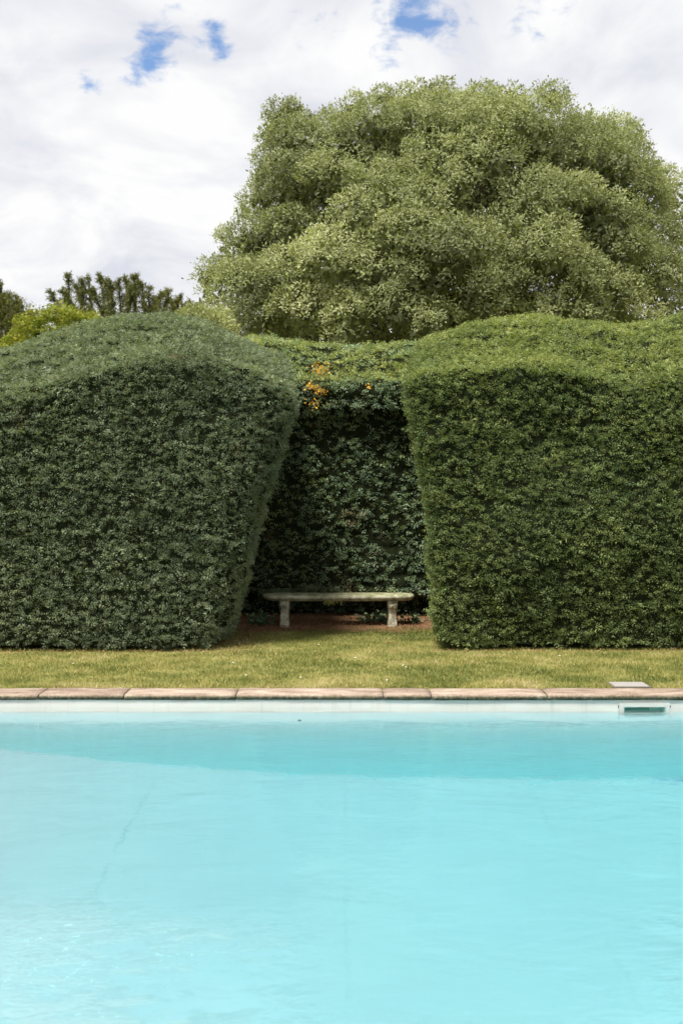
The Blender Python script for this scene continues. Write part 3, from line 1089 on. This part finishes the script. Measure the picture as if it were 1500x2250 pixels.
# tufts buried inside a neighbouring lobe are dropped
inside = np.zeros(len(sub_p), bool)
for q_, (c0, lr) in enumerate(zip(lob_c, lob_r)):
    dd = np.linalg.norm((sub_p - c0) / np.array([1.10, 1.05, 0.84]), axis=1)
    inside |= (dd < lr * 0.72) & (li != q_)
sub_p, sub_n, li = sub_p[~inside], sub_n[~inside], li[~inside]
LPS = int(345000 / len(sub_p))
idx = np.repeat(np.arange(len(sub_p)), LPS)
m_ = len(idx)
v = unit(rng.normal(size=(m_, 3)) + sub_n[idx] * 1.0)
tuft_r = 0.13 + 0.10 * rng.random(len(sub_p))
lp = sub_p[idx] + v * (tuft_r[idx] * (0.25 + 0.85 * rng.random(m_)))[:, None]
ax = unit(v * 0.6 + rng.normal(size=(m_, 3)) * 0.6 + np.array([0, 0, 0.1]))
subt = (rng.normal(0, 0.09, len(sub_p)) + rng.normal(0, 0.10, len(lob_c))[li])[idx]
keep = lp[:, 2] > 2.4
lp, ax, subt, sn_ = lp[keep], ax[keep], subt[keep], sub_n[idx][keep]
m_ = len(lp)
sd_ = ortho(ax) * 0.35 + unit(np.cross(sn_, ax) + 1e-6) * 0.9
sd_ = unit(sd_ - ax * np.sum(sd_ * ax, axis=1, keepdims=True))
A_ = place(LEAF[0], LEAF[1], lp, ax, sd_, 0.084 * (0.6 + 0.7 * rng.random(m_)),
           np.clip(rng.normal(0.48, 0.10, m_) + subt, 0, 1))
# dense inner foliage of the lobes
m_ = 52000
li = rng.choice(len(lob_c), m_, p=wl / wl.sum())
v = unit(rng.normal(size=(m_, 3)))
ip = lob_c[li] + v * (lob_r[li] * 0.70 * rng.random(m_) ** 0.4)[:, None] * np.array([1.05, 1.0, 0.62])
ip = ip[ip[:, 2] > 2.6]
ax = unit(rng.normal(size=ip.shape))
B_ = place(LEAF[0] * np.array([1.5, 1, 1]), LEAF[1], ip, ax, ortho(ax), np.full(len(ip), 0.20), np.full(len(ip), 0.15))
Vf, Tf, Rf = join([A_, B_])
add_obj('crown', tri_mesh('crown', Vf, Tf, {'rnd': Rf}), M_oak, oak)
tp = []
base = np.array([3.0, TD + 0.6, 0])
fork = base + np.array([0.1, 0, 3.4])
branch_tube(tp, base, fork, 0.62, 0.42, 0.02, 10)
for k in range(34):
    i = rng.integers(0, len(lob_c))
    tgt = lob_c[i]
    midp = fork + (tgt - fork) * 0.5 + np.array([0, 0, 0.8])
    r0 = 0.16 + 0.08 * rng.random()
    branch_tube(tp, fork, midp, r0, r0 * 0.55, 0.05, 6)
    branch_tube(tp, midp, tgt, r0 * 0.55, 0.03, 0.06, 5)
add_obj('trunk', tubes_to_mesh('trunk', tp), M_bark, oak)


# feathery dark trees on the left
def feathery_tree(label, D, base_px, tips, fork_py, nshoot, seedless=0, fill=()):
    root = empty('feathery_evergreen_tree', tuple(P(base_px, 1100, D) * np.array([1, 1, 0])), label=label, cat='tree')
    b0 = P(base_px, 1100, D); b0[2] = 0
    fk = P(base_px, fork_py, D)
    tp = []
    branch_tube(tp, b0, fk, 0.28, 0.18, 0.02, 8)
    bp, bd = [], []
    fk0 = fk.copy()
    for k in range(6):
        branch_tube(tp, fk0, fk0 + np.array([rng.normal() * 0.7, rng.normal() * 0.3, 0.3]), 0.08, 0.03, 0.05, 5)
    for (x, y, dd) in tips:
        tip = P(x, y, D + dd)
        # limbs sweep out then up
        n_ = 16
        t = np.linspace(0, 1, n_)[:, None]
        fk = fk0 + np.array([(tip[0] - fk0[0]) * rng.uniform(0.25, 0.95) + rng.normal() * 0.25, rng.normal() * 0.3, rng.uniform(-0.6, 0.5)])
        ctrl = np.array([fk[0] + (tip[0] - fk[0]) * 0.55, (fk[1] + tip[1]) / 2, fk[2] + (tip[2] - fk[2]) * 0.35])
        pts = (1 - t) ** 2 * fk + 2 * t * (1 - t) * ctrl + t ** 2 * tip
        V_, F_ = tube(pts, np.linspace(0.06, 0.012, n_), 5)
        tp.append((V_, F_))
        k = nshoot
        u = rng.random(k) ** 0.75
        iu = np.clip(u * (n_ - 1), 0, n_ - 1.001)
        i0 = iu.astype(int)
        f = (iu - i0)[:, None]
        q = pts[i0] * (1 - f) + pts[i0 + 1] * f
        tg = unit(pts[i0 + 1] - pts[i0])
        # side twigs leaving the limb forwards, with shoots along them
        nb = 34
        ub = np.sort(rng.random(nb)) ** 0.6
        bi = np.clip((ub * nb).astype(int), 0, nb - 1)
        tdirs = rng.normal(size=(nb, 3))
        which = rng.integers(0, nb, k)
        uu = 0.40 + 0.60 * ub[which]
        iu = np.clip(uu * (n_ - 1), 0, n_ - 1.001)
        i0 = iu.astype(int)
        f = (iu - i0)[:, None]
        q = pts[i0] * (1 - f) + pts[i0 + 1] * f
        tg = unit(pts[i0 + 1] - pts[i0])
        bdir = unit(tg * 1.0 + unit(tdirs[which]) * 0.85)
        ln = 0.07 + 0.42 * (1 - uu) ** 0.7
        q = q + bdir * (ln * rng.random(k))[:, None] + rng.normal(size=q.shape) * 0.018
        bp.append(q); bd.append(unit(bdir * 0.7 + rng.normal(size=q.shape) * 0.6 + np.array([0, 0, -0.15])))
        # shoots crowding the leading end of the limb itself
        iu = np.clip((0.5 + 0.5 * rng.random(260)) * (n_ - 1), 0, n_ - 1.001)
        i0 = iu.astype(int)
        f = (iu - i0)[:, None]
        q = pts[i0] * (1 - f) + pts[i0 + 1] * f + rng.normal(size=(260, 3)) * 0.012
        tg = unit(pts[i0 + 1] - pts[i0])
        bp.append(q); bd.append(unit(tg * 0.5 + rng.normal(size=q.shape) * 0.7 + np.array([0, 0, -0.3])))
    for (x, y, rx, rz, k) in fill:
        c0 = P(x, y, D)
        q = c0 + np.clip(rng.normal(size=(k, 3)), -1.5, 1.5) * np.array([rx, 0.5, rz])
        bp.append(q); bd.append(unit(rng.normal(size=q.shape) * 0.7 + np.array([0, 0, 0.7])))
    bp, bd = np.concatenate(bp), np.concatenate(bd)
    m = len(bp)
    Vf, Tf, Rf = place(SPR_BIG[0], SPR_BIG[1], bp, bd, ortho(bd), 0.095 * (0.5 + 0.7 * rng.random(m)), rng.random(m))
    add_obj('crown', tri_mesh('crown', Vf, Tf, {'rnd': Rf}), M_fartree, root)
    add_obj('trunk', tubes_to_mesh('trunk', tp), M_bark, root)
    return root


tips = [(152, 606, 0), (112, 642, 0.2), (138, 640, -.4), (235, 614, 0), (222, 608, .5), (196, 612, 0.2), (262, 618, 0), (298, 608, 0), (278, 612, .4), (328, 632, 0),
        (312, 622, -.3), (355, 646, 0), (372, 640, .3), (398, 652, 0), (420, 663, 0), (440, 668, .3), (170, 630, .6), (405, 672, -.4), (432, 690, 0), (245, 625, -.5),
        (345, 660, .5), (205, 640, -.6), (180, 618, .1), (290, 630, -.5), (385, 665, .1)]
feathery_tree('olive green conifer with spiky feathery upswept tips behind the domed bluish hedge', 23.0, 285, tips, 800, 650,
              fill=((290, 725, 1.2, 0.20, 2200), (230, 690, 0.45, 0.12, 500), (330, 700, 0.5, 0.10, 500)))
tips2 = [(-40, 600, 0), (2, 632, 0), (38, 655, 0), (20, 648, .3), (-10, 618, .2), (-20, 640, 0), (8, 655, .2), (30, 675, .1), (62, 690, 0), (50, 672, .4), (-60, 570, 0), (-80, 600, 0), (-30, 620, -.4),
         (70, 700, .2), (10, 660, -.5)]
feathery_tree('dark green tree at the left edge of the photo beyond the yellow green hedge', 21.0, -30, tips2, 820, 900,
              fill=((-20, 720, 0.6, 0.35, 2500), (30, 730, 0.4, 0.25, 1500)))

# pale shrub between the conifer and the oak
sh = empty('pale_shrub', tuple(P(455, 1100, 19.5) * np.array([1, 1, 0])), label='small pale green bush peeping between the conifer and the oak', cat='bush')
c0 = P(455, 745, 19.5)
m_ = 9000
q = unit(rng.normal(size=(m_, 3)))
cl = unit(rng.normal(size=(14, 3))) * 0.42
q = q * 0.33 * (0.5 + 0.6 * rng.random((m_, 1))) + cl[rng.integers(0, 14, m_)] + c0
ax = unit(q - c0 + rng.normal(size=(m_, 3)) * 0.4)
Vf, Tf, Rf = place(LEAF[0], LEAF[1], q, ax, ortho(ax), 0.08 * (0.6 + 0.7 * rng.random(m_)), np.clip(rng.normal(0.75, 0.2, m_), 0, 1))
add_obj('crown', tri_mesh('crown', Vf, Tf, {'rnd': Rf}), M_oak, sh)
tp = []
for k in range(6):
    branch_tube(tp, (c0[0], c0[1], 0), c0 + cl[k] * 0.7, 0.05, 0.02, 0.03, 5)
add_obj('trunk', tubes_to_mesh('trunk', tp), M_bark, sh)

# ------------------------------------------------------------------ lawn cover
# needle litter under and in front of the bench: thin uneven sheet
V, F = [], []
NXL, NYL = 60, 22
for j in range(NYL + 1):
    for i in range(NXL + 1):
        u, v = i / NXL, j / NYL
        x = -1.75 + 3.6 * u
        edge = 13.15 + 0.18 * math.sin(u * 9) + 0.10 * math.sin(u * 23 + 1) - 0.35 * abs(u - 0.5) * 2
        y = edge + (15.6 - edge) * v
        z = -0.008 + 0.035 * smooth01(np.array([v * 3]))[0] + 0.01 * float(vnoise(np.array([[x * 6, y * 6, 0]]))[0])
        V.append((x, y, z))
for j in range(NYL):
    for i in range(NXL):
        a = j * (NXL + 1) + i
        F.append((a, a + 1, a + NXL + 2, a + NXL + 1))
lit = add_obj('needle_bed', poly_mesh('needle_bed', V, F, True), M_litter)
tag(lit, kind='structure')


def litter_density(x, y):
    d = smooth01((y - (13.25 + 0.22 * np.sin(x * 2.3) - 0.32 * np.abs(x) / 1.3)) / 0.35)
    strip = np.maximum(np.exp(-((y - 11.25) / 0.11) ** 2) * (x < -1.15), np.exp(-((y - 11.32) / 0.11) ** 2) * (x > 1.05))
    patch = np.exp(-(((x + 1.25) / 0.25) ** 2 + ((y - 12.3) / 1.1) ** 2)) * 0.75
    return np.clip(np.maximum(np.maximum(d, strip * 0.55), patch), 0, 1)


m_ = 60000
x = rng.uniform(-4.8, 4.8, m_); y = rng.uniform(11.0, 14.9, m_)
k_ = (rng.random(m_) < litter_density(x, y) * 1.0) & ((np.abs(x) < 1.9) | (y < 11.6))
x, y = x[k_], y[k_]
m_ = len(x)
pos = np.stack([x, y, np.where(y > 13, 0.022, 0.006) + rng.random(m_) * 0.012], 1)
ax = unit(np.stack([rng.normal(size=m_), rng.normal(size=m_), rng.normal(size=m_) * 0.25], 1))
Vf, Tf, Rf = place(LEAF[0] * np.array([0.7, 1, 1]), LEAF[1], pos, ax, ortho(ax, np.array([0, 0, 1.0]), 0.8),
                   0.028 * (0.5 + rng.random(m_)), rng.random(m_))
nl = add_obj('fallen_needles', tri_mesh('fallen_needles', Vf, Tf, {'rnd': Rf}), M_needles)
tag(nl, 'reddish brown needles and leaf litter strewn under the bench and along the hedge feet', 'leaf litter', kind='stuff')

# grass blades
BL = (np.array([(-0.4, 0, 0), (0.4, 0, 0), (0.42, -0.12, 0.55), (0, -0.42, 1.0)]) * np.array([0.12, 1, 1]),
      np.array([(0, 1, 2), (0, 2, 3)]))
m_ = 210000
y = 9.13 + (14.2 - 9.13) * rng.random(m_) ** 1.25
x = rng.uniform(-4.9, 4.9, m_)
inside_lid = (x > lx0 - .025) & (x < lx1 + .025) & (y > ly0 - .03) & (y < ly1 + .025)
under = ((y > 11.55) & (np.abs(x) > 1.75))
cn = 0.75 * fbm(np.stack([x * 1.3, y * 2.0, 0 * x], 1), 3, 77) + 0.45 * fbm(np.stack([x * 5.0, y * 8.0, 0 * x], 1), 3, 78)
bald = fbm(np.stack([x * 3.5, y * 5.0, 0 * x], 1), 3, 41)
k_ = (~inside_lid) & (~under) & (rng.random(m_) > litter_density(x, y) * 0.93) & (rng.random(m_) < 0.92 + 0.8 * np.minimum(bald + 0.15, 0))
x, y, cn, bald = x[k_], y[k_], cn[k_], bald[k_]
m_ = len(x)
pos = np.stack([x, y, np.full(m_, Z0)], 1)
ax = unit(np.stack([rng.normal(size=m_) * 0.55, rng.normal(size=m_) * 0.55 - 0.1, np.ones(m_)], 1))
edge = smooth01((9.55 - y) / 0.42)
g_r = np.clip(rng.normal(0.40, 0.17, m_) + 0.72 * cn + 0.28 * edge - 0.16 * smooth01((y - 11.6) / 1.2) + 0.10 * (bald > 0.2), 0, 1)
tall = 1 + 0.45 * (fbm(np.stack([x * 5, y * 5, 0 * x], 1), 2, 9))
Vf, Tf, Rf = place(BL[0], BL[1], pos, ax, ortho(ax), 0.034 * (0.55 + 0.8 * rng.random(m_)) * tall, g_r)
gr = add_obj('grass', tri_mesh('grass', Vf, Tf, {'rnd': Rf}), M_grass)
tag(gr, 'mown yellowing green grass between the coping and the hedges', 'grass', kind='stuff')

# daisies / white specks in the lawn
pts = [(P(a_, b_, CAMZ * 2187 / (b_ - 1100))) for a_, b_ in ((885, 1466), (892, 1470), (780, 1449), (850, 1499), (660, 1493), (512, 1460), (160, 1462), (540, 1488),
       (1230, 1445), (700, 1420))]
pos = np.array([[p[0], p[1], 0.018] for p in pts])
Vd, Fd = [], []
for p in pos:
    o = len(Vd)
    k = 7
    Vd.append((p[0], p[1], p[2] + 0.003))
    for q in range(k):
        a_ = 2 * math.pi * q / k
        rr = 0.011 + 0.004 * rng.random()
        Vd.append((p[0] + rr * math.cos(a_), p[1] + rr * math.sin(a_), p[2]))
    for q in range(k):
        Fd.append((o, o + 1 + q, o + 1 + (q + 1) % k))
dz = add_obj('lawn_flowers', poly_mesh('lawn_flowers', Vd, Fd), M_white)
tag(dz, 'tiny white daisies and flecks scattered in the grass', 'flowers', kind='stuff')


# fallen orange leaf on the lawn
def curled_leaf(name, loc, size, rz, mat, label, cat):
    V, F = [], []
    n_, m2 = 7, 5
    for i in range(n_):
        u = i / (n_ - 1)
        wd = 0.36 * math.sin(math.pi * min(1, u * 0.96 + 0.03)) ** 0.8
        for j in range(m2):
            s = (j / (m2 - 1) - 0.5) * 2
            xx, yy_ = (u - 0.5), s * wd
            zz_ = 0.20 * (s * s) * wd * 2 + 0.12 * (u - 0.5) ** 2 * 2
            cR, sR = math.cos(rz), math.sin(rz)
            V.append((size * (xx * cR - yy_ * sR), size * (xx * sR + yy_ * cR), size * zz_))
    for i in range(n_ - 1):
        for j in range(m2 - 1):
            a = i * m2 + j
            F.append((a, a + m2, a + m2 + 1, a + 1))
    o = add_obj(name, poly_mesh(name, V, F, True), mat)
    o.location = loc
    sol = o.modifiers.new('thick', 'SOLIDIFY'); sol.thickness = 0.0012
    return tag(o, label, cat)


pl = P(855, 1417, CAMZ * 2187 / 317)
curled_leaf('fallen_leaf', (pl[0], pl[1], 0.022), 0.062, 0.4, M_orange, 'single small orange leaf lying on the lawn in front of the bench', 'leaf')
fw = P(658, 1585, (CAMZ - WATER_Z) * 2187 / 485)
curled_leaf('floating_leaf', (fw[0], fw[1], WATER_Z + 0.0015), 0.036, 0.1, M_deadleaf, 'dark narrow leaf floating on the pool near the far wall', 'leaf')

# ------------------------------------------------------------------ stone bench
BXC, BYC = (743.5 - 750) * 13.55 / 2187, 13.62
bench = empty('stone_bench', (BXC, BYC, 0), label='weathered pale stone bench on two scroll legs in the hedge niche', cat='bench')
# seat slab: D-ended plan, moulded edge
half_l, half_w = 1.035, 0.21


def plan(offset, n=96):
    pts = []
    a_, b_ = half_l - offset, half_w - offset
    rx = 0.26
    for k in range(n):
        t = 2 * math.pi * k / n
        # straight sides with half-elliptical ends
        c_, s_ = math.cos(t), math.sin(t)
        ex = math.copysign(abs(c_) ** 0.9, c_); ey = math.copysign(abs(s_) ** 0.9, s_)
        xx = (a_ - rx) * (1 if c_ > 0.0 else -1) * min(1.0, abs(c_) * 3.0) + rx * ex
        pts.append((xx, b_ * ey))
    return pts


prof = [(0.055, 0.360), (0.052, 0.372), (0.030, 0.374), (0.026, 0.384), (0.012, 0.388), (0.003, 0.398), (0.0, 0.410), (0.003, 0.424), (0.012, 0.436),
        (0.028, 0.444), (0.06, 0.447), (0.12, 0.448)]
V, F = [], []
n_ = 120
rings = []
for (off, z) in prof:
    base_i = len(V)
    for k, (x, y) in enumerate(plan(off, n_)):
        q = np.array([[x * 7, y * 7, z * 20]])
        d = 0.0035 * float(fbm(q, 3, 2)[0])
        sag = -0.006 * (1 - (x / half_l) ** 2)
        V.append((BXC + x * (1 + d), BYC + y * (1 + 2 * d), z + d * 0.8 + sag * 0.4))
    rings.append(base_i)
for r_i in range(len(prof) - 1):
    a, b = rings[r_i], rings[r_i + 1]
    for k in range(n_):
        k2 = (k + 1) % n_
        F.append((a + k, a + k2, b + k2, b + k))
F.append(tuple(rings[-1] + k for k in range(n_)))
F.append(tuple(rings[0] + k for k in range(n_ - 1, -1, -1)))
seat = add_obj('seat', poly_mesh('seat', V, F, True), M_bench, bench)


def leg_mesh(cx):
    # front outline (half width by height) and front-to-back outline by height
    zs = [0.0, 0.03, 0.05, 0.08, 0.14, 0.20, 0.25, 0.29, 0.32, 0.335, 0.345, 0.361]
    hw = [0.069, 0.069, 0.067, 0.062, 0.060, 0.060, 0.066, 0.071, 0.071, 0.066, 0.078, 0.078]
    fr = [0.150, 0.150, 0.146, 0.138, 0.128, 0.125, 0.140, 0.160, 0.165, 0.155, 0.170, 0.170]
    V, F = [], []
    zz_ = np.linspace(0, 0.361, 34)
    ncirc = 28
    for z in zz_:
        a_ = np.interp(z, zs, hw); b_ = np.interp(z, zs, fr)
        for k in range(ncirc):
            t = 2 * math.pi * (k + 0.5) / ncirc
            c_, s_ = math.cos(t), math.sin(t)
            e = 0.28
            x = a_ * math.copysign(abs(c_) ** e, c_)
            y = b_ * math.copysign(abs(s_) ** e, s_)
            q = np.array([[x * 12 + cx, y * 12, z * 14]])
            d = 0.004 * float(fbm(q, 3, 8)[0])
            # carved rosette swelling on the front at the shoulder
            if s_ < -0.3:
                rr_ = ((x / 0.036) ** 2 + ((z - 0.272) / 0.040) ** 2)
                y -= 0.034 * math.exp(-rr_ * 1.2)
                y -= 0.010 * math.exp(-((x / 0.05) ** 2 + ((z - 0.215) / 0.015) ** 2))
            V.append((cx + x + d, BYC + y + d, z - 0.0))
    for i in range(len(zz_) - 1):
        for k in range(ncirc):
            k2 = (k + 1) % ncirc
            a = i * ncirc
            F.append((a + k, a + k2, a + ncirc + k2, a + ncirc + k))
    F.append(tuple((len(zz_) - 1) * ncirc + k for k in range(ncirc)))
    F.append(tuple(range(ncirc - 1, -1, -1)))
    return poly_mesh('leg', V, F, True)


for px in (624.5, 862.5):
    lg = add_obj('leg', leg_mesh((px - 750) * 13.50 / 2187), M_bench, bench)
    cx = (px - 750) * 13.50 / 2187
    V, F = [], []
    for i in range(10):                                   # carved scroll ring on the shoulder
        pass
    ring = [(cx + 0.030 * math.cos(a_), BYC - 0.166 - 0.020, 0.275 + 0.030 * math.sin(a_)) for a_ in np.linspace(-0.4, math.pi + 0.4, 12)]
    V, F = tube(ring, 0.008, 6)
    add_obj('carved_scroll', poly_mesh('carved_scroll', V, F, True), M_bench, lg)


# ------------------------------------------------------------------ small plants by the bench
def ivy(label, cx, cy, cz, rx, ry, rz, k, size, mat, name='ivy_plant', stems=5):
    root = empty(name, (cx, cy, 0), label=label, cat='plant')
    p = np.array([cx, cy, cz]) + rng.normal(size=(k, 3)) * np.array([rx, ry, rz])
    p[:, 2] = np.maximum(p[:, 2], 0.04)
    ax = unit(rng.normal(size=(k, 3)) + np.array([0, -0.5, -0.2]))
    Vf, Tf, Rf = place(LEAF[0] * np.array([1.9, 1, 1]), LEAF[1], p, ax, ortho(ax, np.array([0, -0.4, 0.9]), 0.7),
                       size * (0.6 + 0.7 * rng.random(k)), rng.random(k))
    add_obj('leaves', tri_mesh('leaves', Vf, Tf, {'rnd': Rf}), mat, root)
    tp = []
    for s in range(stems):
        tgt = p[rng.integers(0, k)]
        branch_tube(tp, (cx + rng.normal() * rx * 0.3, cy + 0.05, 0.02 if cz < 0.25 else 0.42), tgt, 0.005, 0.002, 0.15, 4, 5)
    add_obj('stems', tubes_to_mesh('stems', tp), M_bark, root)


ivy('low dark green ivy trailing on the needle bed beneath the right half of the bench', 0.52, 13.92, 0.08, 0.15, 0.07, 0.035, 260, 0.055, M_ivy)
ivy('small dark leafy plant at the foot of the left hedge beside the bench', -1.12, 13.62, 0.10, 0.09, 0.08, 0.05, 200, 0.055, M_ivy)
ivy('small ivy tuft on the ground just right of the right bench leg', 1.02, 13.85, 0.08, 0.09, 0.07, 0.04, 90, 0.05, M_ivy)
ivy('pale leaves standing in for the bright hedge gap under the middle of the seat', -0.135, 13.93, 0.325, 0.055, 0.02, 0.030, 190, 0.035, M_pale, 'gap_light_leaves')  # added leaf cluster; its pale colour imitates a bright opening in the hedge

# ------------------------------------------------------------------ bird in the sky
bc = P(402, 613, 45.0)
bird = empty('bird', tuple(bc), label='tiny dark bird flying in the white sky between the conifer and the oak', cat='bird')
n_ = 9
t = np.linspace(-1, 1, n_)
pts = np.stack([bc[0] + t * 0.06, np.full(n_, bc[1]), bc[2] - 0.006 * t], 1)
V, F = tube(pts, 0.017 * np.sqrt(np.maximum(1 - t ** 2, 0.03)), 8)
add_obj('body', poly_mesh('body', V, F, True), M_dark, bird)
for s in (-1, 1):
    V = [(bc[0] - 0.03, bc[1], bc[2] + .008), (bc[0] + 0.03, bc[1], bc[2] + .008), (bc[0] + 0.00, bc[1] + s * 0.09, bc[2] + .028),
         (bc[0] - 0.05, bc[1] + s * 0.15, bc[2] + .012), (bc[0] - 0.03, bc[1], bc[2] + .003), (bc[0] + 0.03, bc[1], bc[2] + .003),
         (bc[0] + 0.00, bc[1] + s * 0.09, bc[2] + .024), (bc[0] - 0.05, bc[1] + s * 0.15, bc[2] + .009)]
    F = [(0, 1, 2, 3), (7, 6, 5, 4), (0, 4, 5, 1), (1, 5, 6, 2), (2, 6, 7, 3), (3, 7, 4, 0)]
    add_obj('wing', poly_mesh('wing', V, F), M_dark, bird)
